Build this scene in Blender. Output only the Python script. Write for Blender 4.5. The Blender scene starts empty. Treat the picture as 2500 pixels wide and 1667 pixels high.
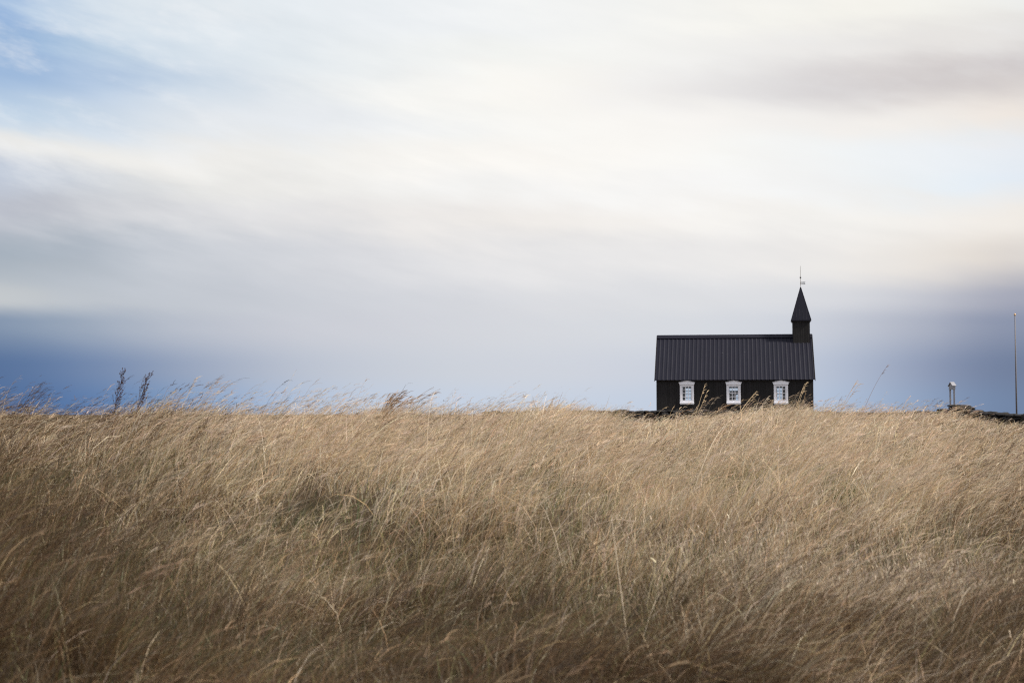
import bpy, bmesh, math, random
import numpy as np
from mathutils import Vector, Matrix
R = math.radians
sc = bpy.context.scene
col = sc.collection
rng = np.random.default_rng(7)
random.seed(7)

# ---------------------------------------------------------------- camera
EYE, FPX, HOR = 1.6, 3472.0, 1010.0          # eye height; focal length and horizon row of a 2500 px wide frame
PITCH = math.atan((HOR - 833.5) / FPX)
cd = bpy.data.cameras.new("camera")
cam = bpy.data.objects.new("camera", cd); col.objects.link(cam)
cam.location = (0, 0, EYE); cam.rotation_euler = (R(90) + PITCH, 0, 0)
cd.sensor_width = 36; cd.lens = 50; cd.clip_start = 0.1; cd.clip_end = 12000
cd.dof.use_dof = True; cd.dof.focus_distance = 40; cd.dof.aperture_fstop = 3.4
sc.camera = cam

def at(px, py, Y):
    """world point at depth Y on the ray through a pixel"""
    v = ((px - 1250) / FPX, 1.0, -(py - 833.5) / FPX)
    c, s = math.cos(PITCH), math.sin(PITCH)
    y, z = v[1] * c - v[2] * s, v[1] * s + v[2] * c
    return Vector((v[0] * Y / y, Y, EYE + z * Y / y))

# ---------------------------------------------------------------- light
SUN_EL, SUN_AZ = 42, 106                     # azimuth clockwise from +Y (north)
sc.view_settings.view_transform = 'Standard'; sc.view_settings.look = 'None'
sc.view_settings.gamma = 1; sc.view_settings.use_curve_mapping = False
sc.view_settings.exposure = 0.4
ld = bpy.data.lights.new("sun", 'SUN'); ld.energy = 5.0; ld.angle = R(6); ld.color = (1, .93, .82)
sun = bpy.data.objects.new("sun", ld); col.objects.link(sun)
sd = Vector((math.sin(R(SUN_AZ)) * math.cos(R(SUN_EL)), math.cos(R(SUN_AZ)) * math.cos(R(SUN_EL)), math.sin(R(SUN_EL))))
sun.rotation_euler = sd.to_track_quat('Z', 'Y').to_euler()
sun.location = sd * 200

def lin(c):
    return tuple(((x / 255) / 12.92 if x <= 10.3 else ((x / 255 + .055) / 1.055) ** 2.4) for x in c)

class NT:
    """small helper to write node trees"""
    def __init__(s, t): s.t = t; t.nodes.clear()
    def n(s, typ, **kw):
        nd = s.t.nodes.new(typ)
        for k, v in kw.items():
            if k.startswith('i_'):
                key = k[2:]; key = int(key) if key.isdigit() else key
                s.put(nd.inputs[key], v)
            else: setattr(nd, k, v)
        return nd
    def put(s, sock, v):
        if isinstance(v, bpy.types.NodeSocket): s.t.links.new(v, sock)
        elif isinstance(v, bpy.types.Node): s.t.links.new(v.outputs[0], sock)
        else: sock.default_value = v
    def m(s, op, a, b=0.0, c=0.0, clamp=False):
        nd = s.t.nodes.new('ShaderNodeMath'); nd.operation = op; nd.use_clamp = clamp
        s.put(nd.inputs[0], a); s.put(nd.inputs[1], b); s.put(nd.inputs[2], c); return nd.outputs[0]
    def mix(s, f, a, b, blend='MIX'):
        nd = s.t.nodes.new('ShaderNodeMix'); nd.data_type = 'RGBA'; nd.blend_type = blend
        s.put(nd.inputs[0], f); s.put(nd.inputs[6], a); s.put(nd.inputs[7], b); return nd.outputs[2]
    def mapr(s, v, a, b, c=0.0, d=1.0, smooth=True):
        nd = s.t.nodes.new('ShaderNodeMapRange'); nd.interpolation_type = 'SMOOTHSTEP' if smooth else 'LINEAR'
        s.put(nd.inputs[0], v); nd.inputs[1].default_value = a; nd.inputs[2].default_value = b
        nd.inputs[3].default_value = c; nd.inputs[4].default_value = d; return nd.outputs[0]
    def ramp(s, f, stops, interp='EASE'):
        nd = s.t.nodes.new('ShaderNodeValToRGB'); cr = nd.color_ramp; cr.interpolation = interp
        while len(cr.elements) < len(stops): cr.elements.new(.5)
        for e, (p, c) in zip(cr.elements, stops):
            e.position = p
        for e, (p, c) in zip(cr.elements, stops):
            e.color = (*c[:3], 1)
        s.put(nd.inputs[0], f); return nd.outputs[0]

# ---------------------------------------------------------------- sky: Nishita air behind a broad layer of soft cloud
w = bpy.data.worlds.new("World"); sc.world = w; w.use_nodes = True
T = NT(w.node_tree)
tc = T.n('ShaderNodeTexCoord')
sep = T.n('ShaderNodeSeparateXYZ', i_0=tc.outputs['Generated'])
X, Y, Z = sep.outputs
az = T.m('ARCTAN2', X, Y)
hyp = T.m('SQRT', T.m('ADD', T.m('MULTIPLY', X, X), T.m('MULTIPLY', Y, Y)))
el = T.m('ARCTAN2', Z, hyp)
# streaks of cloud: noise stretched along the horizon
cv = T.n('ShaderNodeCombineXYZ', i_0=T.m('MULTIPLY', az, 3.0), i_1=T.m('ADD', T.m('MULTIPLY', el, 11.0), T.m('MULTIPLY', az, 1.6)))
n1 = T.n('ShaderNodeTexNoise', i_Vector=cv, i_Scale=1.6, i_Detail=3.0, i_Roughness=.5)
cv2 = T.n('ShaderNodeCombineXYZ', i_0=T.m('MULTIPLY', az, 6.0), i_1=T.m('ADD', T.m('MULTIPLY', el, 26.0), T.m('MULTIPLY', az, 5.0)), i_2=3.7)
n2 = T.n('ShaderNodeTexNoise', i_Vector=cv2, i_Scale=1.5, i_Detail=6.0, i_Roughness=.55)
d1 = T.m('SUBTRACT', n1.outputs[0], .5); d2 = T.m('SUBTRACT', n2.outputs[0], .5)
low = T.mapr(el, 0.03, 0.13)                                     # bands near the horizon stay calm
U = T.m('ADD', az, T.m('MULTIPLY', d2, T.m('MULTIPLY', low, .12)))
V = T.m('ADD', el, T.m('ADD', T.m('MULTIPLY', d1, T.m('MULTIPLY', low, .05)), T.m('MULTIPLY', d2, T.m('MULTIPLY', low, .025))))
f = T.mapr(U, -.46, .46, smooth=False)
def A(px): return (math.atan((px - 1250) / FPX) + .46) / .92
def E(py): return math.atan((HOR - py) / FPX) * 1.0
rows = [  # bands of cloud by elevation, colours by azimuth
 (990, [(0,(72,106,153)),(200,(82,116,166)),(420,(116,150,191)),(640,(163,183,212)),(900,(193,206,225)),(1400,(204,213,227)),(2000,(180,196,219)),(2250,(140,161,192)),(2500,(90,113,150))]),
 (900, [(0,(77,106,150)),(200,(101,127,168)),(450,(146,160,186)),(750,(190,197,211)),(1100,(205,210,219)),(1500,(209,213,223)),(2000,(186,197,216)),(2250,(142,154,182)),(2500,(86,105,140))]),
 (800, [(0,(126,144,170)),(180,(150,164,184)),(420,(183,189,202)),(750,(202,204,213)),(1200,(213,215,221)),(1700,(216,219,225)),(2000,(205,209,219)),(2300,(163,169,187)),(2500,(120,131,159))]),
 (740, [(0,(197,200,202)),(160,(187,193,201)),(420,(191,196,205)),(750,(202,205,213)),(1200,(216,217,222)),(1700,(223,224,227)),(2050,(218,219,224)),(2300,(190,192,202)),(2500,(150,153,172))]),
 (640, [(0,(166,176,187)),(200,(176,184,195)),(450,(202,206,213)),(800,(213,214,219)),(1200,(229,228,229)),(1700,(236,234,233)),(2050,(237,234,231)),(2300,(234,227,219)),(2500,(219,211,204))]),
 (540, [(0,(186,189,199)),(200,(204,206,211)),(450,(224,224,226)),(800,(231,229,228)),(1200,(243,238,233)),(1700,(246,243,239)),(2050,(245,243,239)),(2300,(244,240,235)),(2500,(244,237,228))]),
 (455, [(0,(192,201,216)),(200,(216,219,223)),(450,(228,227,224)),(800,(240,238,234)),(1200,(244,243,241)),(1700,(250,248,245)),(2050,(243,244,244)),(2300,(233,239,243)),(2500,(229,237,245))]),
 (385, [(0,(234,233,230)),(200,(235,234,230)),(450,(240,238,234)),(800,(240,239,235)),(1200,(254,250,244)),(1700,(251,249,244)),(2050,(242,244,244)),(2300,(236,240,243)),(2500,(234,238,243))]),
 (315, [(0,(196,214,231)),(200,(206,219,233)),(450,(233,236,238)),(800,(230,234,239)),(1200,(255,253,247)),(1700,(249,246,242)),(2050,(243,240,236)),(2300,(243,238,232)),(2500,(241,231,221))]),
 (215, [(0,(158,186,220)),(200,(180,200,225)),(400,(204,218,232)),(700,(226,231,235)),(1000,(246,245,241)),(1300,(255,252,245)),(1700,(235,233,232)),(2050,(214,210,210)),(2500,(207,199,196))]),
 (130, [(0,(152,182,218)),(150,(182,204,226)),(350,(210,222,233)),(700,(228,234,238)),(1000,(240,242,241)),(1300,(248,248,243)),(1700,(243,242,239)),(2100,(234,231,228)),(2500,(231,227,222))]),
 (40,  [(0,(146,177,217)),(120,(192,210,229)),(300,(222,230,236)),(700,(230,236,240)),(1000,(238,241,243)),(1300,(244,245,244)),(1700,(246,245,240)),(2100,(250,247,238)),(2500,(240,240,236))]),
]
cc = None
for i, (py, st) in enumerate(rows):
    full = [(A(-700), (st[0][1][0]*.97, st[0][1][1]*.98, st[0][1][2]))] + [(A(p), c) for p, c in st] + [(A(3300), tuple(.5*(a+b) for a, b in zip(st[-1][1], (205,210,220))))]
    rc = T.ramp(f, [(max(0, min(1, p)), lin(c)) for p, c in full], 'B_SPLINE')
    cc = rc if cc is None else T.mix(T.mapr(V, E(rows[i-1][0]), E(py)), cc, rc)
# the rest of the dome: a bright, even cloud deck
cc = T.mix(T.mapr(el, .29, .6), cc, (.80, .81, .83, 1))
side = T.mapr(T.m('ABSOLUTE', az), .42, .9)
cc = T.mix(side, cc, (.84, .86, .93, 1))
# mottled thin cloud high up
cv3 = T.n('ShaderNodeCombineXYZ', i_0=T.m('MULTIPLY', az, 13.0), i_1=T.m('ADD', T.m('MULTIPLY', el, 34.0), T.m('MULTIPLY', az, 7.0)), i_2=9.1)
n3 = T.n('ShaderNodeTexNoise', i_Vector=cv3, i_Scale=1.3, i_Detail=7.0, i_Roughness=.6)
cc = T.mix(T.m('MULTIPLY', T.mapr(n3.outputs[0], .46, .72), T.m('MULTIPLY', T.mapr(el, .10, .20), T.mapr(az, -.10, -.26, .12, .42))), cc, (.90, .91, .92, 1))
# fine wisps
wisp = T.m('ADD', 1.0, T.m('MULTIPLY', d2, T.m('MULTIPLY', low, .16)))
wc = T.n('ShaderNodeCombineXYZ', i_0=wisp, i_1=wisp, i_2=wisp)
cc = T.mix(1.0, cc, wc.outputs[0], 'MULTIPLY')
sky = T.n('ShaderNodeTexSky', sky_type='NISHITA', sun_disc=False, sun_elevation=R(SUN_EL), sun_rotation=R(SUN_AZ))
b1 = T.n('ShaderNodeBackground', i_0=sky.outputs[0], i_1=.05)
b2 = T.n('ShaderNodeBackground', i_0=cc, i_1=.795)
ms = T.n('ShaderNodeMixShader', i_0=.93, i_1=b1.outputs[0], i_2=b2.outputs[0])
T.n('ShaderNodeOutputWorld', i_0=ms.outputs[0])

sc.cycles.use_denoising = False; sc.cycles.filter_width = 1.2
sc.cycles.max_bounces = 7; sc.cycles.diffuse_bounces = 4; sc.cycles.glossy_bounces = 2
sc.cycles.transmission_bounces = 3; sc.cycles.transparent_max_bounces = 8
sc.cycles.caustics_reflective = False; sc.cycles.caustics_refractive = False

# ---------------------------------------------------------------- helpers
def tag(o, label=None, cat=None, group=None, kind=None):
    if label: o["label"] = label
    if cat: o["category"] = cat
    if group: o["group"] = group
    if kind: o["kind"] = kind
    return o
def empty(name, loc, rz=0):
    o = bpy.data.objects.new(name, None); col.objects.link(o); o.location = loc; o.rotation_euler = (0, 0, rz)
    o.empty_display_size = .2
    return o
class MB:
    """collects boxes, prisms and tubes, then links them as ONE mesh object"""
    def __init__(s): s.v = []; s.f = []
    def add(s, vs, fs):
        k = len(s.v); s.v += [tuple(v) for v in vs]; s.f += [tuple(i + k for i in f) for f in fs]; return s
    def box(s, x0, x1, y0, y1, z0, z1):
        return s.add([(x0,y0,z0),(x1,y0,z0),(x1,y1,z0),(x0,y1,z0),(x0,y0,z1),(x1,y0,z1),(x1,y1,z1),(x0,y1,z1)],
                     [(0,3,2,1),(4,5,6,7),(0,1,5,4),(1,2,6,5),(2,3,7,6),(3,0,4,7)])
    def prism(s, pts, y0, y1):
        """outline pts (x,z) counter-clockwise as seen from -y, pushed from y0 to y1"""
        n = len(pts)
        return s.add([(x, y0, z) for x, z in pts] + [(x, y1, z) for x, z in pts],
                     [tuple(range(n)), tuple(range(2*n-1, n-1, -1))] + [((i+1) % n, i, n+i, n+(i+1) % n) for i in range(n)])
    def tube(s, pts, rad, n=8):
        vs, fs = [], []
        for i, p in enumerate(pts):
            p = Vector(p); a = Vector(pts[max(i-1, 0)]); b = Vector(pts[min(i+1, len(pts)-1)])
            t = (b - a).normalized(); u = t.orthogonal().normalized(); q = t.cross(u)
            r = rad[i] if hasattr(rad, '__len__') else rad
            vs += [p + (u*math.cos(2*math.pi*k/n) + q*math.sin(2*math.pi*k/n))*r for k in range(n)]
        for i in range(len(pts)-1):
            fs += [(i*n+k, i*n+(k+1) % n, (i+1)*n+(k+1) % n, (i+1)*n+k) for k in range(n)]
        fs += [tuple(range(n-1, -1, -1)), tuple((len(pts)-1)*n+k for k in range(n))]
        return s.add(vs, fs)
    def ball(s, c, r, nu=12, nv=8):
        vs = [Vector((0,0,-r))]; fs = []
        for j in range(1, nv):
            a = -math.pi/2 + math.pi*j/nv
            vs += [Vector((math.cos(a)*math.cos(2*math.pi*k/nu)*r, math.cos(a)*math.sin(2*math.pi*k/nu)*r, math.sin(a)*r)) for k in range(nu)]
        vs.append(Vector((0,0,r)))
        fs += [(0, 1+(k+1) % nu, 1+k) for k in range(nu)]
        for j in range(nv-2):
            o = 1+j*nu; fs += [(o+k, o+(k+1) % nu, o+nu+(k+1) % nu, o+nu+k) for k in range(nu)]
        o = 1+(nv-2)*nu; fs += [(o+k, o+(k+1) % nu, len(vs)-1) for k in range(nu)]
        return s.add([v + Vector(c) for v in vs], fs)
    def build(s, name, mat, parent=None, bevel=0, smooth=False):
        me = bpy.data.meshes.new(name); me.from_pydata(s.v, [], s.f); me.update()
        me.materials.append(mat)
        if smooth: me.polygons.foreach_set('use_smooth', [True]*len(me.polygons))
        o = bpy.data.objects.new(name, me); col.objects.link(o)
        if parent: o.parent = parent
        if bevel:
            md = o.modifiers.new('bevel', 'BEVEL'); md.width = bevel; md.segments = 2; md.limit_method = 'ANGLE'
        return o

def mat(name, color, rough=.7, spec=.3, metal=0.0):
    m = bpy.data.materials.new(name); m.use_nodes = True; t = NT(m.node_tree)
    p = t.n('ShaderNodeBsdfPrincipled'); o = t.n('ShaderNodeOutputMaterial', i_0=p.outputs[0])
    p.inputs['Base Color'].default_value = (*color, 1); p.inputs['Roughness'].default_value = rough
    p.inputs['Specular IOR Level'].default_value = spec; p.inputs['Metallic'].default_value = metal
    return m, t, p

# value noise for layout (numpy)
_lat = rng.random((8, 256, 256))
def vnoise(x, y, scale, k=0):
    x = np.asarray(x) / scale + 1000.3; y = np.asarray(y) / scale + 1000.7
    xi = np.floor(x).astype(int); yi = np.floor(y).astype(int); fx = x - xi; fy = y - yi
    fx = fx*fx*(3-2*fx); fy = fy*fy*(3-2*fy); L = _lat[k % 8]
    g = lambda a, b: L[a & 255, b & 255]
    return (g(xi, yi)*(1-fx)+g(xi+1, yi)*fx)*(1-fy)+(g(xi, yi+1)*(1-fx)+g(xi+1, yi+1)*fx)*fy
def sst(a, b, x):
    t = np.clip((x-a)/(b-a), 0, 1); return t*t*(3-2*t)

# ---------------------------------------------------------------- lie of the land
CAN = .53                                                         # height of the closed grass canopy
c_px = np.array([-600, 0, 100, 270, 350, 480, 600, 660, 750, 900, 1000, 1200, 1340, 1400, 1480, 1560, 1620, 1700, 1790, 1900, 1980, 2010, 2150, 2300, 2400, 2460, 2560, 3200.])
c_py = np.array([ 981, 988, 994, 993, 986, 991,  998, 1003, 1000,  998,  998, 995, 990, 1000, 1012, 1022, 1008, 1001, 997, 991, 996, 1009, 1011, 1012, 1026, 1037, 1042, 1046.])
d_px = np.array([-600, 0, 600, 1250, 1800, 2100, 2560, 3200.]); d_v = np.array([19, 20, 25, 31, 38, 43, 46, 46.])
def crest(x, y):
    P = 1250 + FPX * np.clip(x / np.maximum(y, 1.5), -.6, .6)
    return np.interp(P, d_px, d_v), np.interp(P, c_px, c_py)
# hummocks (+) and hollows (-): x, y, radii, height
FEAT = [(2.35, 10.4, 1.25, 1.1, -.26), (-1.1, 10.3, 1.1, .75, -.32), (.95, 9.9, .95, .75, -.32), (2.3, 13.6, 1.1, .7, .14),
        (.55, 11.9, .8, .6, .12), (-1.2, 12.4, 1.0, .7, .10), (-1.5, 7.3, .85, .55, -.2), (4.3, 11.5, .9, .9, -.18), (.1, 14.6, .9, .7, -.2), (-2.4, 18.5, 1.2, 1.1, -.2),
        (3.6, 17.5, 1.4, 1.0, -.2), (1.5, 5.7, .6, .4, -.14), (-3.0, 9.0, .9, .7, -.2), (1.6, 7.6, .9, .5, .10), (-.3, 6.6, .8, .5, .10),
        (2.4, 5.5, .7, .45, -.16), (.25, 8.1, .6, .4, -.2), (3.3, 7.7, .9, .5, -.2), (-4.3, 13.5, 1.0, .9, -.2), (1.9, 20.5, 1.0, 1.0, -.16), (-.6, 20, .9, .9, -.14)]
def hollow(x, y):
    g = np.zeros(len(x))
    for fx, fy, rx, ry, h in FEAT:
        if h < 0: g = np.maximum(g, np.exp(-((x-fx)/rx)**2-((y-fy)/ry)**2))
    return g
def height(x, y):
    x = np.asarray(x, float); y = np.asarray(y, float)
    dc, pc = crest(x, y)
    zc = EYE + dc*(HOR-pc)/FPX - CAN
    t = np.clip(y/dc, 0, 1)
    z = zc*(1-(1-t)**1.45)
    back = sst(dc, dc+26, y)
    z = z*(1-back) + .72*back
    z = z - sst(115, 420, np.hypot(x, y))*3.6
    near = np.hypot(x, y)
    k = (1-.5*sst(.45, .95, y/dc))*(1-sst(60, 110, near))
    z = z + k*(  .22*(vnoise(x, y, 2.7, 0)-.5) + .22*(vnoise(x, y, 1.05, 1)-.5) + .08*(vnoise(x, y, .45, 2)-.5))
    for fx, fy, rx, ry, h in FEAT:
        z = z + h*np.exp(-((x-fx)/rx)**2-((y-fy)/ry)**2)
    return z
def hz(x, y): return float(height(np.array([x]), np.array([y]))[0])

def np_mesh(name, verts, faces, mt, tint=None, parent=None, smooth=False):
    me = bpy.data.meshes.new(name)
    nv, nf, k = len(verts), len(faces), faces.shape[1]
    me.vertices.add(nv); me.loops.add(nf*k); me.polygons.add(nf)
    me.vertices.foreach_set('co', np.ascontiguousarray(verts, np.float32).ravel())
    me.loops.foreach_set('vertex_index', np.ascontiguousarray(faces, np.int32).ravel())
    me.polygons.foreach_set('loop_start', np.arange(0, nf*k, k, dtype=np.int32))
    if smooth: me.polygons.foreach_set('use_smooth', np.ones(nf, bool))
    if tint is not None:
        a = me.attributes.new('tint', 'FLOAT_COLOR', 'POINT')
        a.data.foreach_set('color', np.concatenate([tint, np.ones((nv, 1))], 1).astype(np.float32).ravel())
    me.update(calc_edges=True); me.materials.append(mt)
    o = bpy.data.objects.new(name, me); col.objects.link(o)
    if parent: o.parent = parent
    return o

# ground sheet: fine near the camera, coarse to the horizon
m_gr, t, p = mat('meadow_soil', (.1, .08, .05), .95, .1)
g = t.n('ShaderNodeNewGeometry')
na = t.n('ShaderNodeTexNoise', i_Vector=g.outputs['Position'], i_Scale=.9, i_Detail=6.0)
nb = t.n('ShaderNodeTexNoise', i_Vector=g.outputs['Position'], i_Scale=30.0, i_Detail=6.0, i_Roughness=.7)
c1 = t.ramp(na.outputs[0], [(.35, (.055, .048, .024)), (.5, (.085, .06, .034)), (.65, (.12, .085, .05))])
c2 = t.mix(t.mapr(nb.outputs[0], .3, .75), c1, t.mix(.55, c1, (.03, .025, .015, 1)))
t.put(p.inputs['Base Color'], c2)
bp = t.n('ShaderNodeBump', i_Strength=.9, i_Distance=.05, i_Height=nb.outputs[0]); t.put(p.inputs['Normal'], bp.outputs[0])
def axis(lim, fine, step):
    a = list(np.arange(0, fine, step)); s = step
    while a[-1] < lim: s *= 1.16; a.append(a[-1]+s)
    return np.array(a)
ax = axis(6000, 16, .35); xs = np.concatenate([-ax[:0:-1], ax])
ay = axis(6000, 50, .35); ab = axis(3000, 6, .6); ys = np.concatenate([-ab[:0:-1], ay])
gx, gy = np.meshgrid(xs, ys); gv = np.stack([gx.ravel(), gy.ravel(), height(gx.ravel(), gy.ravel())], 1)
nx = len(xs); ii = (np.arange(len(ys)-1)[:, None]*nx + np.arange(nx-1)[None]).ravel()
o = np_mesh('ground', gv, np.stack([ii, ii+1, ii+nx+1, ii+nx], 1), m_gr, smooth=True); tag(o, kind='structure')

# ---------------------------------------------------------------- materials of the church
m_wall, t, p = mat('tarred_boards', (.016, .015, .017), .75, .25)
tcn = t.n('ShaderNodeTexCoord'); sp = t.n('ShaderNodeSeparateXYZ', i_0=tcn.outputs['Object'])
bd = t.m('FRACT', t.m('MULTIPLY', t.m('ADD', sp.outputs[0], sp.outputs[1]), 6.2))
gap = t.mapr(t.m('ABSOLUTE', t.m('SUBTRACT', bd, .5)), .40, .49)
bid = t.m('FLOOR', t.m('MULTIPLY', t.m('ADD', sp.outputs[0], sp.outputs[1]), 6.2))
wn = t.n('ShaderNodeTexWhiteNoise', noise_dimensions='1D', i_W=bid)
st = t.n('ShaderNodeTexNoise', i_Vector=t.n('ShaderNodeCombineXYZ', i_0=t.m('MULTIPLY', sp.outputs[0], 20), i_1=t.m('MULTIPLY', sp.outputs[1], 20), i_2=sp.outputs[2]).outputs[0], i_Scale=1.0, i_Detail=5.0)
br = t.m('MULTIPLY', t.m('ADD', .65, t.m('MULTIPLY', wn.outputs[0], .5)), t.m('ADD', .6, t.m('MULTIPLY', st.outputs[0], .8)))
cb = t.n('ShaderNodeCombineXYZ', i_0=br, i_1=br, i_2=br)
t.put(p.inputs['Base Color'], t.mix(1.0, (.0140, .0124, .0128, 1), cb.outputs[0], 'MULTIPLY'))
bp = t.n('ShaderNodeBump', i_Strength=.8, i_Distance=.02, i_Height=t.m('SUBTRACT', t.m('MULTIPLY', st.outputs[0], .3), gap)); t.put(p.inputs['Normal'], bp.outputs[0])

m_roof, t, p = mat('painted_roof_sheet', (.03, .032, .042), .65, .18)
tcn = t.n('ShaderNodeTexCoord'); sp = t.n('ShaderNodeSeparateXYZ', i_0=tcn.outputs['Object'])
sheet = t.n('ShaderNodeTexWhiteNoise', noise_dimensions='1D', i_W=t.m('FLOOR', t.m('MULTIPLY', sp.outputs[0], 1.15)))
wear = t.n('ShaderNodeTexNoise', i_Vector=t.n('ShaderNodeCombineXYZ', i_0=t.m('MULTIPLY', sp.outputs[0], 9), i_1=t.m('MULTIPLY', sp.outputs[1], .8), i_2=t.m('MULTIPLY', sp.outputs[2], .8)).outputs[0], i_Scale=1.0, i_Detail=4.0)
base = t.mix(t.mapr(wear.outputs[0], .3, .75), (.0058, .0058, .0135, 1), (.0084, .0082, .0168, 1))
base = t.mix(t.m('MULTIPLY', sheet.outputs[0], .25), base, (.0066, .0082, .0165, 1))
vo = t.n('ShaderNodeTexVoronoi', i_Vector=tcn.outputs['Object'], i_Scale=1.35)
base = t.mix(t.mapr(vo.outputs['Distance'], .05, .02), base, (.12, .12, .14, 1))
t.put(p.inputs['Base Color'], base)

m_white, t, p = mat('white_paint', (.76, .76, .80), .5, .35)
tcn = t.n('ShaderNodeTexCoord'); nz = t.n('ShaderNodeTexNoise', i_Vector=tcn.outputs['Object'], i_Scale=7.0, i_Detail=5.0)
t.put(p.inputs['Base Color'], t.mix(t.mapr(nz.outputs[0], .35, .8), (.84, .84, .89, 1), (.76, .75, .79, 1)))
m_gate, t, p = mat('weathered_white_paint', (.36, .36, .39), .6, .25)
nz = t.n('ShaderNodeTexNoise', i_Vector=t.n('ShaderNodeTexCoord').outputs['Object'], i_Scale=5.0, i_Detail=6.0)
t.put(p.inputs['Base Color'], t.mix(nz.outputs[0], (.34, .34, .37, 1), (.20, .195, .205, 1)))
m_glass = bpy.data.materials.new('window_glass'); m_glass.use_nodes = True; t = NT(m_glass.node_tree)
tr = t.n('ShaderNodeBsdfTransparent', i_0=(.93, .95, .96, 1)); gl = t.n('ShaderNodeBsdfGlossy', i_0=(1, 1, 1, 1), i_1=.02)
t.n('ShaderNodeOutputMaterial', i_0=t.n('ShaderNodeMixShader', i_0=.028, i_1=tr.outputs[0], i_2=gl.outputs[0]).outputs[0])
m_iron, t, p = mat('dark_iron', (.035, .035, .04), .5, .5, .3)
m_rod, t, p = mat('galvanised_rod', (.24, .22, .20), .5, .5, .2)
m_inner, t, p = mat('dark_timber', (.02, .017, .015), .8, .2)
m_pole, t, p = mat('weathered_pole', (.25, .23, .24), .6, .3)
nz = t.n('ShaderNodeTexNoise', i_Vector=t.n('ShaderNodeTexCoord').outputs['Object'], i_Scale=3.0, i_Detail=5.0)
t.put(p.inputs['Base Color'], t.mix(nz.outputs[0], (.17, .155, .16, 1), (.10, .09, .09, 1)))
m_gold, t, p = mat('gilded_knob', (.55, .36, .18), .4, .5, .4)
m_lava, t, p = mat('lava_stone', (.03, .028, .03), .9, .2)
tcn = t.n('ShaderNodeTexCoord')
nz = t.n('ShaderNodeTexNoise', i_Vector=tcn.outputs['Object'], i_Scale=6.0, i_Detail=8.0, i_Roughness=.7)
n3 = t.n('ShaderNodeTexNoise', i_Vector=tcn.outputs['Object'], i_Scale=1.3, i_Detail=2.0)
t.put(p.inputs['Base Color'], t.mix(t.mapr(n3.outputs[0], .55, .75), t.mix(nz.outputs[0], (.008, .0075, .009, 1), (.026, .024, .024, 1)), (.035, .030, .019, 1)))
bp = t.n('ShaderNodeBump', i_Strength=1.0, i_Distance=.05, i_Height=nz.outputs[0]); t.put(p.inputs['Normal'], bp.outputs[0])

# ---------------------------------------------------------------- church (local x along the eaves, y back, z absolute height)
ALPHA = R(8.903)
GZ = .75
church = empty('church', (math.sin(ALPHA)*100, math.cos(ALPHA)*100, 0), -ALPHA)
tag(church, 'small black wooden church with corrugated dark roof, white windows and a pointed spire', 'church')
WX0, WX1, DEP, EAVE, RIDGE = -5.43, 5.34, 6.3, 4.05, 7.18
WIN = [-3.31, -.09, 3.14]
HW, HZ0, HZ1 = .44, 2.40, 3.60                                     # hole in the wall for each window
b = MB()
def holed(y0, y1):
    b.box(WX0, WX1, y0, y1, .35, HZ0); b.box(WX0, WX1, y0, y1, HZ1, EAVE)
    e = [WX0] + sum([[x-HW, x+HW] for x in WIN], []) + [WX1]
    for i in range(0, len(e), 2): b.box(e[i], e[i+1], y0, y1, HZ0, HZ1)
holed(0, .16); holed(DEP-.16, DEP)
for xa, xb in ((WX0, WX0+.16), (WX1-.16, WX1)):
    y0, y1 = .16, DEP-.16
    b.add([(xa, y0, .35), (xa, y1, .35), (xa, y1, EAVE), (xa, DEP/2, RIDGE-.06), (xa, y0, EAVE), (xb, y0, .35), (xb, y1, .35), (xb, y1, EAVE), (xb, DEP/2, RIDGE-.06), (xb, y0, EAVE)],
          [(0,4,3,2,1), (5,6,7,8,9), (0,1,6,5), (1,2,7,6), (2,3,8,7), (3,4,9,8), (4,0,5,9)])
b.box(WX0+.16, WX1-.16, .16, DEP-.16, 1.2, 1.3)                   # boarded floor inside
b.build('wall', m_wall, church)
b = MB(); b.box(WX0-.04, WX1+.04, -.05, DEP+.05, .1, 1.05); b.build('foundation', m_lava, church)

# roof: trapezoid sheets with real ribs
NR = 37
def profile(x0, x1):
    pts = []; pw = (x1-x0)/NR
    for i in range(NR):
        a = x0+i*pw
        pts += [(a, 0), (a+pw*.50, 0), (a+pw*.66, .022), (a+pw*.84, .022)]
    return pts + [(x1, 0)]
def slope(sy):
    ya, za, yb, zb = (-.20, EAVE-.10, DEP/2, RIDGE) if sy < 0 else (DEP+.20, EAVE-.10, DEP/2, RIDGE)
    d = Vector((0, yb-ya, zb-za)).normalized(); nrm = Vector((0, -d.z, d.y)) if sy < 0 else Vector((0, d.z, -d.y))
    if nrm.z < 0: nrm = -nrm
    vs, fs = [], []; pr = profile(-5.52, 5.44); n = len(pr)
    for (yy, zz) in ((ya, za), (yb, zb)):
        for lift in (0, -.035):
            for x, h in pr:
                vs.append(Vector((x, yy, zz)) + nrm*(h+lift))
    for i in range(n-1):
        fs += [(i, i+1, 2*n+i+1, 2*n+i), (n+i+1, n+i, 3*n+i, 3*n+i+1), (n+i, n+i+1, i+1, i), (2*n+i, 2*n+i+1, 3*n+i+1, 3*n+i)]
    fs += [(n, 0, 2*n, 3*n), (n-1, 2*n-1, 4*n-1, 3*n-1)]
    return vs, fs
b = MB(); b.add(*slope(-1)); b.add(*slope(1)); roof = b.build('roof', m_roof, church)
b = MB()
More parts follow.
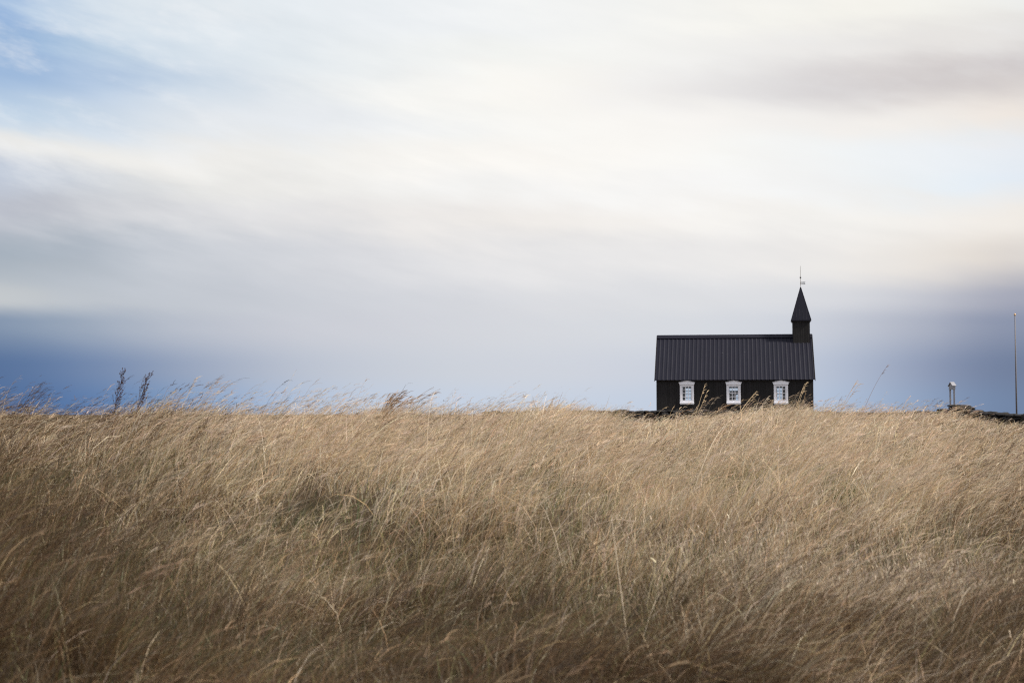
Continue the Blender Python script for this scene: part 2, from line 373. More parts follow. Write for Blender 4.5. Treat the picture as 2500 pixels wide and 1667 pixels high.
for s in (-1, 1):
    for seg in range(1):
        b.add([(-5.52, DEP/2, RIDGE+.10), (5.44, DEP/2, RIDGE+.10), (5.44, DEP/2+s*.26, RIDGE-.15), (-5.52, DEP/2+s*.26, RIDGE-.15),
               (-5.52, DEP/2, RIDGE+.07), (5.44, DEP/2, RIDGE+.07), (5.44, DEP/2+s*.25, RIDGE-.18), (-5.52, DEP/2+s*.25, RIDGE-.18)],
              [(0,1,2,3), (4,7,6,5), (3,2,6,7), (0,3,7,4), (1,5,6,2)])
b.build('ridge_cap', m_roof, roof)
for x0, x1 in ((-5.56, -5.522), (5.442, 5.48)):
    b = MB()
    for s in (-1, 1):
        y0 = DEP/2 + s*(DEP/2+.22)
        vs = [(x0, y0, EAVE-.19), (x0, DEP/2, RIDGE-.08), (x0, DEP/2, RIDGE+.07), (x0, y0, EAVE-.07)]
        vs += [(x1, y, z) for _, y, z in vs]
        b.add(vs, [(0,1,2,3), (7,6,5,4), (0,4,5,1), (1,5,6,2), (2,6,7,3), (3,7,4,0)])
    b.build('bargeboard', m_inner, church)
b = MB(); b.box(WX0, WX1, -.045, -.003, EAVE-.22, EAVE-.04); b.box(WX0, WX1, DEP+.003, DEP+.045, EAVE-.22, EAVE-.04); b.build('eaves_board', m_inner, church)

# tower and spire astride the ridge
TX0, TX1, TC, TW = 4.10, 5.28, DEP/2, .60
b = MB(); b.box(TX0, TX1, TC-TW, TC+TW, RIDGE-.75, 8.16); b.build('tower', m_wall, church)
b = MB(); b.box(TX0-.05, TX1+.05, TC-TW-.05, TC+TW+.05, 8.10, 8.17); b.build('tower_cornice', m_inner, church)
cx = (TX0+TX1)/2; sx = .69
spb = [(cx-sx, TC-sx), (cx+sx, TC-sx), (cx+sx, TC+sx), (cx-sx, TC+sx)]
b = MB()
AP = 10.62
vs = [(x, y, 8.172) for x, y in spb] + [(x, y, 8.225) for x, y in spb] + [(cx-.02, TC-.02, AP), (cx+.02, TC-.02, AP), (cx+.02, TC+.02, AP), (cx-.02, TC+.02, AP)]
fs = [(3,2,1,0), (8,9,10,11)]
for i in range(4):
    j = (i+1) % 4; fs += [(i, j, 4+j, 4+i), (4+i, 4+j, 8+j, 8+i)]
b.add(vs, fs)
for (dx, dy) in ((-1, -1), (1, -1), (1, 1), (-1, 1)):             # hip rolls
    b.tube([(cx+dx*(sx-.01), TC+dy*(sx-.01), 8.23), (cx+dx*.02, TC+dy*.02, AP-.02)], .022, 6)
for k in (-.35, -.12, .12, .35):                                   # standing seams on each face
    h0 = 8.235; top = 8.225+(AP-8.225)*(1-abs(k)/sx)*.96
    for ang in range(4):
        ca, sa = math.cos(ang*math.pi/2), math.sin(ang*math.pi/2)
        q = lambda u, v, z: (cx+u*ca-v*sa, TC+u*sa+v*ca, z)
        fr = lambda z: sx*(AP-z)/(AP-8.225)
        b.tube([q(k, -fr(h0), h0), q(k, -fr(top), top)], .011, 5)
spire = b.build('spire', m_roof, church)
vane = MB()
vane.tube([(cx, TC, AP-.05), (cx, TC, 12.14)], [.020, .011], 8); vane.box(cx-.025, cx+.025, TC-.008, TC+.008, 11.88, 11.90)
vane = vane.build('weather_vane', m_rod, church)
b = MB(); b.ball((cx, TC, 11.305), .062); b.build('ball', m_iron, vane, smooth=True)
b = MB()                                                           # pierced swallow-tailed flag
fl = []
z0, z1, xa, xb = 10.82, 10.99, cx+.015, cx+.34
for (u0, u1, v0, v1) in ((xa, xb-.06, z1-.022, z1), (xa, xb-.06, z0, z0+.022), (xa, xa+.03, z0+.022, z1-.022), (xa+.075, xa+.10, z0+.022, z1-.022), (xa+.14, xa+.165, z0+.022, z1-.022), (xa+.20, xa+.235, z0+.022, z1-.022)):
    b.box(u0, u1, TC-.006, TC+.006, v0, v1)
b.prism([(xb-.06, z0), (xb, z0-.01), (xb-.05, (z0+z1)/2), (xb-.06, (z0+z1)/2)], TC-.006, TC+.006)
b.prism([(xb-.06, (z0+z1)/2), (xb-.05, (z0+z1)/2), (xb, z1+.01), (xb-.06, z1)], TC-.006, TC+.006)
b.build('flag', m_iron, vane)

def ring(mb, x0, x1, z0, z1, wd, y0, y1):
    mb.box(x0, x0+wd, y0, y1, z0, z1); mb.box(x1-wd, x1, y0, y1, z0, z1)
    mb.box(x0+wd, x1-wd, y0, y1, z1-wd, z1); mb.box(x0+wd, x1-wd, y0, y1, z0, z0+wd)
def make_window(x, back=False):
    wn = empty('window', (x, DEP if back else 0, 0), math.pi if back else 0); wn.parent = church
    c = MB()                                                       # casing boards and sash
    ring(c, -.485, .485, 2.40, 3.615, .125, -.045, -.003)
    ring(c, -.36, .36, 2.48, 3.60, .062, -.018, .04)
    c.build('frame', m_white, wn, bevel=.006)
    g = MB(); x0, x1, z0, z1 = -.298, .298, 2.543, 3.537
    for k in (1, 2): xx = x0+(x1-x0)*k/3; g.box(xx-.019, xx+.019, -.006, .03, z0, z1)
    for k in (1, 2, 3):
        zz = z0+(z1-z0)*k/4
        for q in range(3):
            xa = x0+(x1-x0)*q/3 + (.02 if q else 0); xb = x0+(x1-x0)*(q+1)/3 - (.02 if q < 2 else 0); g.box(xa, xb, -.004, .028, zz-.017, zz+.017)
    for q in range(3):                                             # arched heads of the top panes
        xa = x0+(x1-x0)*q/3 + (.02 if q else 0); xb = x0+(x1-x0)*(q+1)/3 - (.02 if q < 2 else 0); h = .045
        g.prism([(xa, z1), (xa, z1-h), (xa+.02, z1-.018), (xa+.05, z1-.006)], -.004, .028)
        g.prism([(xb-.05, z1-.006), (xb-.02, z1-.018), (xb, z1-h), (xb, z1)], -.004, .028)
    g.build('glazing_bars', m_white, wn)
    gp = MB(); gp.box(x0, x1, .010, .014, z0, z1); gp.build('pane', m_glass, wn)
    s = MB(); s.box(-.50, .50, -.10, -.003, 2.315, 2.398); s.box(-.47, .47, -.06, -.003, 2.25, 2.313); s.build('sill', m_white, wn, bevel=.008)
    p = MB(); p.prism([(-.515, 3.617), (.515, 3.617), (.515, 3.70), (.55, 3.72), (.55, 3.765), (0, 3.90), (-.55, 3.765), (-.55, 3.72), (-.515, 3.70)], -.10, -.003)
    p.prism([(-.575, 3.772), (.0, 3.903), (.575, 3.772), (.575, 3.792), (0, 3.925), (-.575, 3.792)], -.14, -.003)
    p.build('pediment', m_white, wn, bevel=.006)
    return wn
for x in WIN: make_window(x)
for x in WIN: make_window(-x + 0 if False else x, True)

# pulpit inside, a dark shape against the far window
pul = MB(); px0 = -.62
pul.prism([(px0, 1.305), (px0+.70, 1.305), (px0+.70, 2.95), (px0+1.02, 3.20), (px0+1.02, 3.27), (px0+.30, 3.27), (px0+.22, 3.05), (px0, 3.02)], 4.2, 4.9)
pul = pul.build('pulpit', m_inner); pul.location = church.location; pul.rotation_euler = church.rotation_euler
tag(pul, 'dark pulpit silhouette seen through the middle church window', 'pulpit')

# ---------------------------------------------------------------- churchyard gate, flagpole
gp = at(2330, 1000, 95.2)
gate = empty('churchyard_gate', (gp.x, gp.y, hz(gp.x, gp.y)), R(10.5))
tag(gate, 'slim white gate of two posts under a little gabled roof beside the dark stones', 'gate')
gate.rotation_euler = (0, 0, R(-17.2))
gz0 = gate.location.z
def H(z): return z - gz0
for k, (ox, oy) in enumerate(((0, 0), (-.25, 1.15))):
    b = MB(); b.box(ox-.06, ox+.06, oy-.06, oy+.06, -.25, H(3.23)); b.build('post', m_gate, gate, bevel=.008)
sk = -.25/1.15
def skew(vs): return [(x+sk*y, y, z) for x, y, z in vs]
b = MB(); b.box(-.075, .075, -.08, 1.23, H(3.232), H(3.46)); b.v = skew(b.v); b.build('lintel', m_gate, gate, bevel=.006)
b = MB()
for xa in (-.070, .050):
    vs = [(xa, -.02, H(3.462)), (xa, 1.17, H(3.462)), (xa, .575, H(3.70))]; vs += [(xa+.02, y, z) for _, y, z in vs]
    b.add(skew(vs), [(0,1,2), (5,4,3), (0,3,4,1), (1,4,5,2), (2,5,3,0)])
b.build('gable_board', m_gate, gate)
b = MB()
for s in (-1, 1):
    ye = .575+s*.72
    vs = [(-.13, ye, H(3.45)), (.13, ye, H(3.45)), (.13, .575, H(3.72)), (-.13, .575, H(3.72))]
    vs += [(x, y, z+.03) for x, y, z in vs]
    b.add(skew(vs), [(0,3,2,1), (4,5,6,7), (0,1,5,4), (1,2,6,5), (2,3,7,6), (3,0,4,7)])
b.build('roof', m_gate, gate)

fp = at(2482, 1010, 100)
pole = empty('flagpole', (fp.x, fp.y, hz(fp.x, fp.y)))
tag(pole, 'tall bare grey flagpole with a small golden knob at the far right', 'flagpole')
top = at(2479.5, 771, 100).z - pole.location.z
b = MB(); b.tube([(0, 0, -.2), (0, 0, top*.5), (0, 0, top)], [.062, .050, .032], 12); b.build('pole', m_pole, pole, smooth=True)
b = MB(); b.ball((0, 0, top+.075), .075, 14, 10); b.tube([(0, 0, top+.13), (0, 0, top+.22)], [.03, .008], 8); b.build('knob', m_gold, pole, smooth=True)

# ---------------------------------------------------------------- dry stone churchyard wall of dark lava
ico = bmesh.new(); bmesh.ops.create_icosphere(ico, subdivisions=2, radius=1)
IV = np.array([v.co[:] for v in ico.verts]); IF = np.array([[v.index for v in f_.verts] for f_ in ico.faces]); ico.free()
def stone_run(name, path, label):
    """path: (x, y, top height); rows of rough stones laid along it"""
    V, F, k = [], [], 0
    P = [np.array(q, float) for q in path]
    for a, c in zip(P[:-1], P[1:]):
        L = np.hypot(*(c-a)[:2]); d = (c-a)[:2]/L; nn = np.array([-d[1], d[0]])
        s = 0
        while s < L:
            ln = rng.uniform(.35, .7); q = a+(c-a)*min((s+ln/2)/L, 1); g0 = hz(q[0], q[1])-.15
            z = g0
            while z < q[2]-.05:
                hh = min(rng.uniform(.20, .36), max(q[2]-z+rng.uniform(-.05, .06), .14))
                for side in (-1, 1):
                    sh = IV*np.array([ln*.56, .36, hh*.58]); sh = np.sign(sh)*np.abs(sh)
                    j = rng.normal(0, 1, 3); bump = 1+.16*np.sin(IV@rng.normal(0, 2.2, 3)+rng.uniform(0, 6))+.12*np.sin(IV@rng.normal(0, 4, 3))
                    sh = sh*bump[:, None]
                    ang = rng.normal(0, .12); u = sh[:, 0]*math.cos(ang)-sh[:, 2]*math.sin(ang); v = sh[:, 0]*math.sin(ang)+sh[:, 2]*math.cos(ang)
                    off = side*.22+rng.normal(0, .03); so = rng.uniform(-.1, .1)
                    pt = np.stack([q[0]+d[0]*(u+so)+nn[0]*(sh[:, 1]+off), q[1]+d[1]*(u+so)+nn[1]*(sh[:, 1]+off), z+hh/2+v], 1)
                    V.append(pt); F.append(IF+k); k += len(IV)
                z += hh*.92
            s += ln*.93
    o = np_mesh(name, np.concatenate(V), np.concatenate(F), m_lava)
    tag(o, label, 'stone wall'); return o
def wp(px, py, Y): q = at(px, py, Y); return (q.x, q.y, q.z)
stone_run('stone_wall', [wp(1180, 1006, 86), wp(1400, 1004, 85), wp(1530, 1003, 85), wp(1640, 1003, 86), wp(1800, 1004, 88), wp(2000, 1008, 91), wp(2200, 1008, 93), wp(2296, 1006, 95), wp(2314, 999, 97)],
          'long low dark dry-stone wall running behind the grass in front of the church')
stone_run('stone_wall', [wp(2334, 989, 94.6), wp(2348, 992, 93), wp(2362, 1000, 92), wp(2400, 1006, 90), wp(2445, 1009, 87), wp(2520, 1012, 84), wp(2700, 1012, 80), wp(3000, 1010, 76)],
          'black lava stone wall dropping from the white gate to the flagpole side')

# ---------------------------------------------------------------- grass
def leaf_mat(name, transl=.42):
    m = bpy.data.materials.new(name); m.use_nodes = True; t = NT(m.node_tree)
    a = t.n('ShaderNodeAttribute', attribute_name='tint')
    d = t.n('ShaderNodeBsdfDiffuse', i_0=a.outputs[0]); tr = t.n('ShaderNodeBsdfTranslucent', i_0=a.outputs[0])
    gl = t.n('ShaderNodeBsdfGlossy', i_0=(.8, .75, .65, 1), i_1=.45)
    mx = t.n('ShaderNodeMixShader', i_0=transl, i_1=d.outputs[0], i_2=tr.outputs[0])
    mx = t.n('ShaderNodeMixShader', i_0=.03, i_1=mx.outputs[0], i_2=gl.outputs[0])
    t.n('ShaderNodeOutputMaterial', i_0=mx.outputs[0]); return m
m_grass = leaf_mat('dry_grass_blade')

class Blades:
    def __init__(s): s.V = []; s.F = []; s.C = []; s.k = 0
    def add(s, P, L, azm, th0, th1, wid, colr, M=4, pw=1.3, twist=.6, taper=1.0):
        """ribbons rooted at P, bending from angle th0 to th1 off the vertical towards azm; returns tips and headings"""
        n = len(P); t = (np.arange(M)+.5)/M
        th = th0[:, None]+(th1-th0)[:, None]*t[None]**pw
        st = np.sin(th)*(L/M)[:, None]; ct = np.cos(th)*(L/M)[:, None]
        dx = st*np.cos(azm)[:, None]; dy = st*np.sin(azm)[:, None]
        z0 = np.zeros((n, 1))
        X = np.concatenate([z0, np.cumsum(dx, 1)], 1)+P[:, :1]
        Y = np.concatenate([z0, np.cumsum(dy, 1)], 1)+P[:, 1:2]
        Z = np.concatenate([z0, np.cumsum(ct, 1)], 1)+P[:, 2:3]
        be = azm+np.pi/2+rng.normal(0, twist, n)
        ss = np.linspace(0, 1, M+1)
        ww = wid[:, None]*.5*(1-taper*.85*ss[None]**1.6)
        tz = rng.normal(0, .35, n)
        sx = np.cos(be)[:, None]*ww; sy = np.sin(be)[:, None]*ww; sz = tz[:, None]*ww
        A_ = np.stack([X-sx, Y-sy, Z-sz], -1); B_ = np.stack([X+sx, Y+sy, Z+sz], -1)
        V = np.stack([A_, B_], 2).reshape(n, (M+1)*2, 3)
        q = np.array([[2*i, 2*i+1, 2*i+3, 2*i+2] for i in range(M)])
        F = (np.arange(n)*(M+1)*2)[:, None, None]+q[None]+s.k
        s.V.append(V.reshape(-1, 3).astype(np.float32)); s.F.append(F.reshape(-1, 4).astype(np.int32))
        s.C.append(np.repeat(colr, (M+1)*2, 0).astype(np.float32)); s.k += n*(M+1)*2
        return np.stack([X[:, -1], Y[:, -1], Z[:, -1]], 1), X, Y, Z
    def build(s, name, mt, parent=None):
        return np_mesh(name, np.concatenate(s.V), np.concatenate(s.F), mt, np.concatenate(s.C), parent)

STRAW = np.array([.68, .525, .335]); PALE = np.array([.68, .575, .44]); TAN = np.array([.52, .36, .21]); GREYB = np.array([.40, .325, .255])
OLIVE = np.array([.25, .22, .10]); GREEN = np.array([.085, .115, .04]); BROWN = np.array([.085, .050, .026]); PURP = np.array([.26, .18, .15])
DTAN = np.array([.150, .090, .043]); DGREY = np.array([.095, .070, .050]); LITTER = np.array([.10, .075, .05])
def choose(n, pal, pr):
    i = rng.choice(len(pal), n, p=np.array(pr)/sum(pr)); c = np.array(pal)[i]
    return c*rng.uniform(.75, 1.2, (n, 1))*(1+rng.normal(0, .04, (n, 3)))
def field(n, y0, y1, gamma, amax=.48, amin=0):
    """points in front of the camera, density ~ depth^-gamma"""
    e = 2-gamma; u = rng.random(n)
    d = (y0**e+(y1**e-y0**e)*u)**(1/e); a = rng.uniform(amin, amax, n)*rng.choice([-1, 1], n)
    return np.stack([d*a, d], 1)
def wind(x, y):
    """heading of the wind (about +x) with gusts, and how hard it presses"""
    return (vnoise(x, y, 3.5, 3)-.5)*1.2 + (vnoise(x, y, .9, 4)-.5)*1.1, vnoise(x, y, 2.2, 5)
def brown_edge_shade(x, y):
    """0 pale seeding grass on the open rise .. 1 browner grass with edge shading painted into its tint, low down and at both sides"""
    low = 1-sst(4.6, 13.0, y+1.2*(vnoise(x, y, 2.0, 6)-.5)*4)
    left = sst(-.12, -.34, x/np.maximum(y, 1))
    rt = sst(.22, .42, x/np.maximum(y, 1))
    return np.clip(1.0*low+.75*left+.5*rt+.5*(vnoise(x, y, 1.6, 7)-.5), 0, 1)  # edge shading put into the grass colour: near, left and right
LOD = lambda d: np.maximum(1.0, d/9.0)

def tussocks(B, nt, per, y0, y1, gamma, amax=.48, amin=0):
    C = field(nt, y0, y1, gamma, amax, amin)
    C = C[rng.random(nt) < (.12+.88*sst(.30, .60, vnoise(C[:, 0], C[:, 1], .6, 2)))*(.30+.70*sst(.30, .52, vnoise(C[:, 0], C[:, 1], 1.5, 5)))]; nt = len(C)
    g = hollow(C[:, 0], C[:, 1])
    kp = rng.random(nt) > g*.82; C = C[kp]; g = g[kp]; nt = len(C)
    sp = brown_edge_shade(C[:, 0], C[:, 1]); hd, pr = wind(C[:, 0], C[:, 1])
    hgt = rng.uniform(.75, 1.15, nt)*(1-.45*g)*(.55+.9*vnoise(C[:, 0], C[:, 1], 1.3, 1))
    i = np.repeat(np.arange(nt), per); n = len(i)
    r = np.abs(rng.normal(0, .085, n))*np.sqrt(LOD(C[i, 1])); ph = rng.uniform(0, 2*np.pi, n)
    x = C[i, 0]+r*np.cos(ph); y = C[i, 1]+r*np.sin(ph)
    P = np.stack([x, y, height(x, y)-.02], 1)
    # fan out from the tussock, then bow to the wind
    azm = hd[i]+rng.normal(0, .55, n)*np.where(rng.random(n) < .25, 2.6, 1)
    out = .5*np.cos(ph-azm)*np.minimum(r/.1, 1.5)
    th0 = np.clip(.32+.30*out+rng.normal(0, .18, n), -.5, .9)
    th1 = np.clip(.85+1.15*pr[i]+rng.normal(0, .28, n), .3, 2.1)
    L = .62*hgt[i]*rng.uniform(.6, 1.15, n)
    wid = rng.uniform(.0028, .0052, n)*LOD(y)
    c0 = choose(n, [STRAW, PALE, TAN, GREYB, OLIVE], [4, 4.5, 1.6, .8, .5]); c1 = choose(n, [BROWN, DTAN, DGREY, OLIVE, TAN], [3.4, 3.4, 2.2, .3, .35])  # second palette: browns taken darker to paint in the edge shading
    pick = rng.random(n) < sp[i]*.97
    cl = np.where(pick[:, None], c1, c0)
    gc = choose(n, [OLIVE, GREEN], [2, 1]); gr = rng.random(n) < np.clip(.5*g[i]+.22*sst(.55, .8, vnoise(x, y, 1.9, 3)), 0, .7)
    cl = np.where(gr[:, None], .5*gc+.5*cl*.8, cl)
    cl = cl*((.82+.36*rng.random(nt))*(.86+.28*vnoise(C[:, 0], C[:, 1], 1.1, 0)))[i][:, None]
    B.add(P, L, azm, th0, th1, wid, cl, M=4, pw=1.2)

def undergrowth(B, n, y0, y1, gamma):
    Q = field(n, y0, y1, gamma); x, y = Q.T
    P = np.stack([x, y, height(x, y)-.01], 1)
    azm = rng.uniform(0, 2*np.pi, n); dm = sst(.45, .75, vnoise(x, y, 1.4, 6))
    c = np.where((rng.random(n) < (.12+.40*dm)*(1-.6*brown_edge_shade(x, y)))[:, None], choose(n, [GREEN, OLIVE], [1, 1.3]), choose(n, [LITTER, BROWN, DGREY], [2, 1, 1]))
    B.add(P, rng.uniform(.10, .26, n), azm, rng.uniform(0, .5, n), rng.uniform(.4, 1.5, n), rng.uniform(.003, .006, n)*LOD(y), c, M=2)

def stems(B, Q, hmul=1.0, lean=1.0, lod=True, thick=1.0, curve=2.2):
    """flowering stems with drooping one-sided panicles"""
    Q = Q[rng.random(len(Q)) > .85*hollow(Q[:, 0], Q[:, 1])]
    x, y = Q.T; n = len(x)
    P = np.stack([x, y, height(x, y)], 1); hd, pr = wind(x, y); sp = brown_edge_shade(x, y)
    azm = hd*.6+rng.normal(0, .45, n); L = (.52+.55*rng.random(n)**3)*hmul
    th0 = np.clip(rng.normal(.46, .20, n), -.1, .95); th1 = np.clip(rng.normal(1.5, .35, n)*lean, .3, 2.2)
    lw = LOD(y)*.8 if lod else np.ones(n)
    cl = choose(n, [STRAW, PALE, TAN], [4, 4, 1.5]); cb = choose(n, [DTAN, BROWN, DGREY, TAN], [3, 1.5, 2, .5])  # dark stem tints carry the same painted edge shading
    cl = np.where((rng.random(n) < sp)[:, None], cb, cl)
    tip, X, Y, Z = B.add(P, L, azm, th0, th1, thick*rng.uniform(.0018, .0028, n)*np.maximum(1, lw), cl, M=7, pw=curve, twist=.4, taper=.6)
    for k in range(7):                                             # branchlets along the last third
        j = min(5+k//3, 6); fr = rng.random(n)
        px = X[:, j]+(X[:, j+1]-X[:, j])*fr; py = Y[:, j]+(Y[:, j+1]-Y[:, j])*fr; pz = Z[:, j]+(Z[:, j+1]-Z[:, j])*fr
        keep = rng.random(n) < .8; m = keep.sum()
        B.add(np.stack([px, py, pz], 1)[keep], rng.uniform(.05, .13, m)*hmul, azm[keep]+rng.normal(0, .45, m), rng.uniform(.7, 1.3, m), rng.uniform(1.3, 2.1, m),
              rng.uniform(.0014, .0030, m)*np.maximum(1, lw[keep]*1.5), (cl[keep]*.6+.4*PURP*cl[keep, :1]/.5)*rng.uniform(.85, 1.15, (m, 1)), M=2, taper=.5)

B = Blades()
tussocks(B, 25000, 26, 2.2, 52, 1.32)
undergrowth(B, 70000, 2.2, 40, 1.3)
tussocks(B, 4500, 24, 48, 120, .7)
tussocks(B, 6500, 24, 2.2, 16, 1.3, 1.15, .47)                   # the field goes on to either side
for fx, fy, rx, ry, h in FEAT:                                     # low tangled growth in the hollows
    if h > 0: continue
    n = int(2600*rx*ry/.5); x = rng.normal(fx, rx*.75, n); y = rng.normal(fy, ry*.75, n)
    P = np.stack([x, y, height(x, y)-.01], 1); dk = brown_edge_shade(x, y)
    c = choose(n, [OLIVE, GREEN, TAN, GREYB, STRAW], [2, 1.6, 1.2, 1.2, .6])*(1-.55*dk)[:, None]  # hollow tints darkened by the painted edge shading
    B.add(P, rng.uniform(.14, .42, n), rng.normal(0, 1.1, n), rng.uniform(0, .7, n), rng.uniform(.6, 1.9, n), rng.uniform(.0026, .005, n)*LOD(y), c, M=3)
o = B.build('meadow_grass', m_grass); tag(o, 'matted dry straw-coloured meadow grass bent over by the wind', 'grass', kind='stuff')
B = Blades()
stems(B, field(8000, 5, 30, 1.1))
# seeding stems crowd the brow of the rise
a = rng.uniform(-.46, .46, 6500); dc = np.interp(1250+FPX*a, d_px, d_v); kk = rng.random(6500) < .35+.65*sst(-.27, -.08, a); a = a[kk]; dc = dc[kk]; d = dc*rng.uniform(.62, 1.12, len(a))
stems(B, np.stack([a*d, d], 1), .95, 1.08)
# taller, straighter flowering stems in loose drifts across the middle of the slope
Q = field(16000, 6, 24, 1.2); Q = Q[vnoise(Q[:, 0], Q[:, 1], 1.5, 2) > .47]
stems(B, Q, 1.12, .85, thick=1.35, curve=3.2)
# stubby grey stalks, all ways, in the hollow on the right
n = 5000; h = np.stack([rng.normal(2.5, .85, n), rng.normal(10.4, .95, n)], 1); P = np.concatenate([h, height(h[:, 0], h[:, 1])[:, None]], 1)
a_ = rng.uniform(0, 2*np.pi, n); L_ = rng.uniform(.18, .50, n)
tip, X_, Y_, Z_ = B.add(P, L_, a_, rng.uniform(0, .6, n), rng.uniform(.1, .9, n), rng.uniform(.0035, .0055, n), choose(n, [GREYB, PALE, TAN], [3, 2, 1]), M=3)
k_ = rng.random(n) < .35; B.add(tip[k_], rng.uniform(.02, .045, k_.sum()), a_[k_], rng.uniform(0, .8, k_.sum()), rng.uniform(.2, 1.2, k_.sum()), rng.uniform(.005, .009, k_.sum()), choose(k_.sum(), [GREYB, PALE], [2, 1]), M=2, taper=.4)
# airy stems to the right of the church
n = 900; a = (rng.uniform(1990, 2330, n)-1250)/FPX; d = rng.uniform(36, 47, n); stems(B, np.stack([a*d, d], 1), 1.25, 1.0)
o = B.build('seeding_grass', m_grass); tag(o, 'fine seeding grass stems leaning right along the brow', 'grass', kind='stuff')

# ---------------------------------------------------------------- single plants that stand out
def stalk(name, base_px, tips, Y, label, cat, group=None, colr=TAN, wd=.004, pan=10, plen=.12, pup=False):
    """one clump: stems from a common foot to the given tips (px, py, sag)"""
    f0 = at(base_px, 1000, Y); z0 = hz(f0.x, Y)
    B = Blades(); mb = MB()
    for (px, py, bow) in tips:
        t_ = at(px, py, Y); p0 = Vector((f0.x+random.uniform(-.04, .04), Y+random.uniform(-.05, .05), z0-.03))
        d = t_-p0; mid = p0+Vector((d.x*(.5-bow), d.y*.5, d.z*(.5+bow*.9)))
        pts = [(p0*(1-s)**2+mid*2*s*(1-s)+t_*s*s) for s in np.linspace(0, 1, 11)]
        mb.tube(pts, [wd*(1-.6*s) for s in np.linspace(0, 1, 11)], 5)
        for k in range(pan):
            s = random.uniform(.72, 1.0); q = pts[min(int(s*10), 9)]; q = q+(pts[min(int(s*10)+1, 10)]-q)*(s*10-int(s*10))
            L = plen*random.uniform(.5, 1.1)
            hd = (pts[10]-pts[8]).normalized()
            e = q+Vector((hd.x+random.uniform(.0, .5), random.uniform(-.4, .4), hd.z*.5+random.uniform(-.25, .15)))*L
            mb.tube([q, q*.5+e*.5+Vector((0, 0, L*.12)), e], [wd*.5, wd*.85, wd*.25], 4)
    o = mb.build(name, None if False else m_stalk[colr_key(colr)], None); o.location = (0, 0, 0)
    c = Vector((f0.x, Y, z0)); o.data.transform(Matrix.Translation(-c)); o.location = c
    tag(o, label, cat, group, 'thing'); return o
m_stalk = {}
def colr_key(c):
    k = tuple(round(float(x), 3) for x in c)
    if k not in m_stalk: m_stalk[k] = mat('dry_stalk', k, .7, .2)[0]
    return k

TG = 'single tall grasses standing above the meadow'
stalk('grass_plant', 2086, [(2168, 890, .12)], 38, 'tallest lone grass stem right of the church, its bent tip against blue sky', 'grass stem', TG, PURP, .0062, 9, .14)
stalk('grass_plant', 2022, [(2094, 926, .05), (2096, 938, .04)], 38, 'pale feathery grass stem just right of the church corner', 'grass stem', TG, TAN, .006, 8, .18)
stalk('grass_plant', 1684, [(1721, 938, -.02), (1726, 956, -.02)], 34, 'upright seed head between the first and second church windows', 'grass stem', TG, STRAW, .005, 12, .12)
stalk('grass_plant', 1778, [(1848, 954, .10), (1845, 958, .09), (1850, 962, .12), (1838, 966, .1)], 34, 'bent fan of straw stems just right of the middle church window', 'grass tuft', TG, STRAW, .005, 4, .12)
stalk('grass_plant', 1826, [(1876, 968, .12), (1872, 976, .12)], 34, 'arched stem in front of the black wall left of the third window', 'grass stem', TG, PALE, .005, 6, .14)
stalk('grass_plant', 1925, [(1968, 934, 0), (1962, 942, .02)], 36, 'seed head right of the third church window near the wall end', 'grass stem', TG, STRAW, .005, 11, .13)
stalk('grass_plant', 1945, [(1968, 953, .08)], 36, 'thin curved stem at the right end of the church wall', 'grass stem', TG, TAN, .004, 5, .08)
stalk('grass_plant', 420, [(482, 918, .05), (474, 928, .06)], 24, 'drooping pale seed head right of the two dark docks', 'grass stem', TG, STRAW, .003, 9, .14)
stalk('grass_plant', 440, [(538, 921, .10), (556, 932, .10), (530, 927, .12), (562, 937, .1)], 24, 'cluster of drooping seed heads swept right over the left brow', 'grass tuft', TG, TAN, .003, 8, .16)
stalk('grass_plant', 640, [(722, 905, .03)], 26, 'very thin leaning stem alone against the pale sky left of centre', 'grass stem', TG, STRAW, .0024, 3, .08)
TUFT = np.array([.33, .205, .115])
stalk('grass_plant', 918, [(random.uniform(945, 1010), random.uniform(955, 985), random.uniform(.10, .2)) for k in range(26)] + [(1060, 944, .12), (1072, 957, .18), (1075, 949, .12)], 27, 'bushy brown tuft swept to the right on the middle of the brow', 'grass tuft', TG, TUFT, .0055, 5, .14)
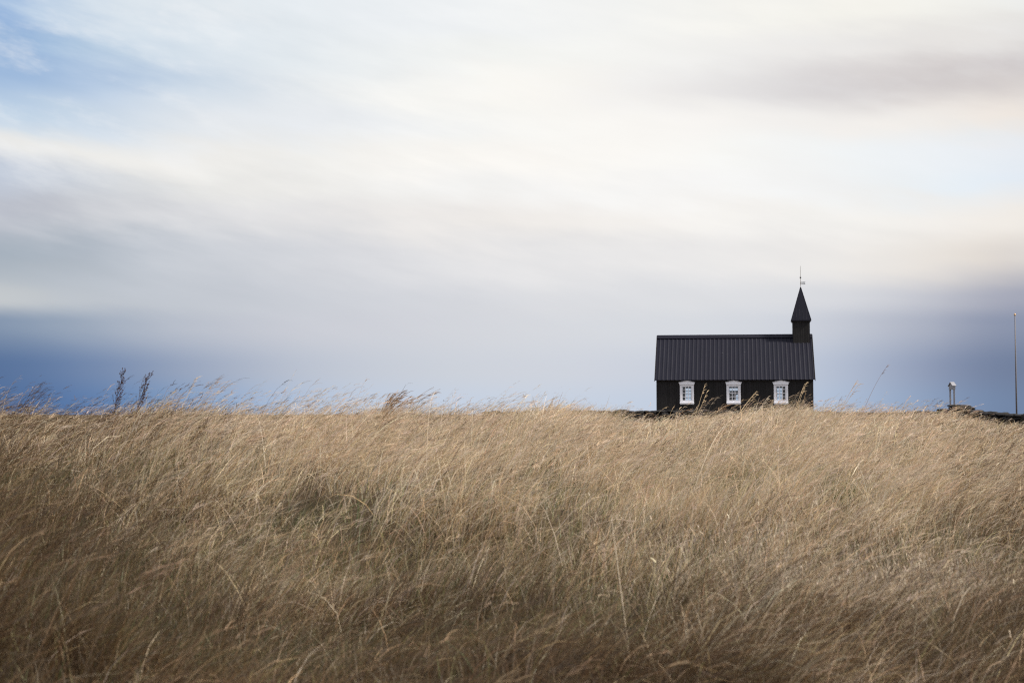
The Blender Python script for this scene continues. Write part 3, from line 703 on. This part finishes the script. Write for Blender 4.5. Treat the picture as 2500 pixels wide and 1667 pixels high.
stalk('grass_plant', 30, [(100, 936, .16), (104, 940, .14), (116, 942, .18), (88, 938, .12), (120, 950, .2), (96, 946, .16)], 19, 'dark wind-swept tuft at the far left edge of the brow', 'grass tuft', TG, BROWN, .003, 6, .14)
stalk('grass_plant', 1143, [(1134, 1062, 0)], 13, 'straight pale upright stem in the middle of the field', 'grass stem', TG, PALE, .0035, 0)
stalk('grass_plant', 1535, [(1492, 1255, -.02)], 8.2, 'stout pale stem leaning left in the foreground below the church', 'grass stem', TG, PALE, .0030, 0)

def dock(px0, px1, py1, Y, label):
    f0 = at(px0, 1000, Y); z0 = hz(f0.x, Y); t_ = at(px1, py1, Y)
    c = Vector((f0.x, Y, z0)); d = t_-c
    root = empty('dock_plant', c); tag(root, label, 'dock plant', 'dead dock plants on the left brow')
    mid = Vector((d.x*.30, 0, d.z*.55)); P = lambda s: mid*2*s*(1-s)+d*s*s
    b = MB(); b.tube([P(s) for s in np.linspace(0, 1, 12)], [.006*(1-.75*s) for s in np.linspace(0, 1, 12)], 6); b.build('stem', m_dock, root)
    b = MB()
    for k in range(34):
        s = .42+.58*k/34; q = P(s); L = (.27*(1-s)+.07)*random.uniform(.7, 1.2); a_ = random.choice([-1, 1])*random.uniform(.15, .5)
        hd = (P(min(s+.05, 1))-P(s-.05)).normalized()
        e = q+(hd+Vector((a_, random.uniform(-.5, .5), .0))).normalized()*L
        m2 = (q+e)*.5+Vector((a_*.12*L, 0, -.05*L)); b.tube([q, m2, e], [.0028, .0022, .001], 4)
        for j in range(4):
            u = random.uniform(.3, 1); w_ = q+(e-q)*u; r = random.uniform(.004, .009)
            b.ball(w_+Vector((random.uniform(-.01, .01), random.uniform(-.01, .01), random.uniform(-.01, .01))), r, 5, 3)
    b.build('seed_head', m_dock, root)
m_dock = mat('dead_dock', (.050, .026, .024), .8, .2)[0]
dock(268, 303, 906, 20, 'dark purplish dead dock stalk, the upper and left one of two on the left brow')
dock(318, 366, 914, 20.5, 'dark purplish dead dock stalk leaning right, the lower of two on the left brow')
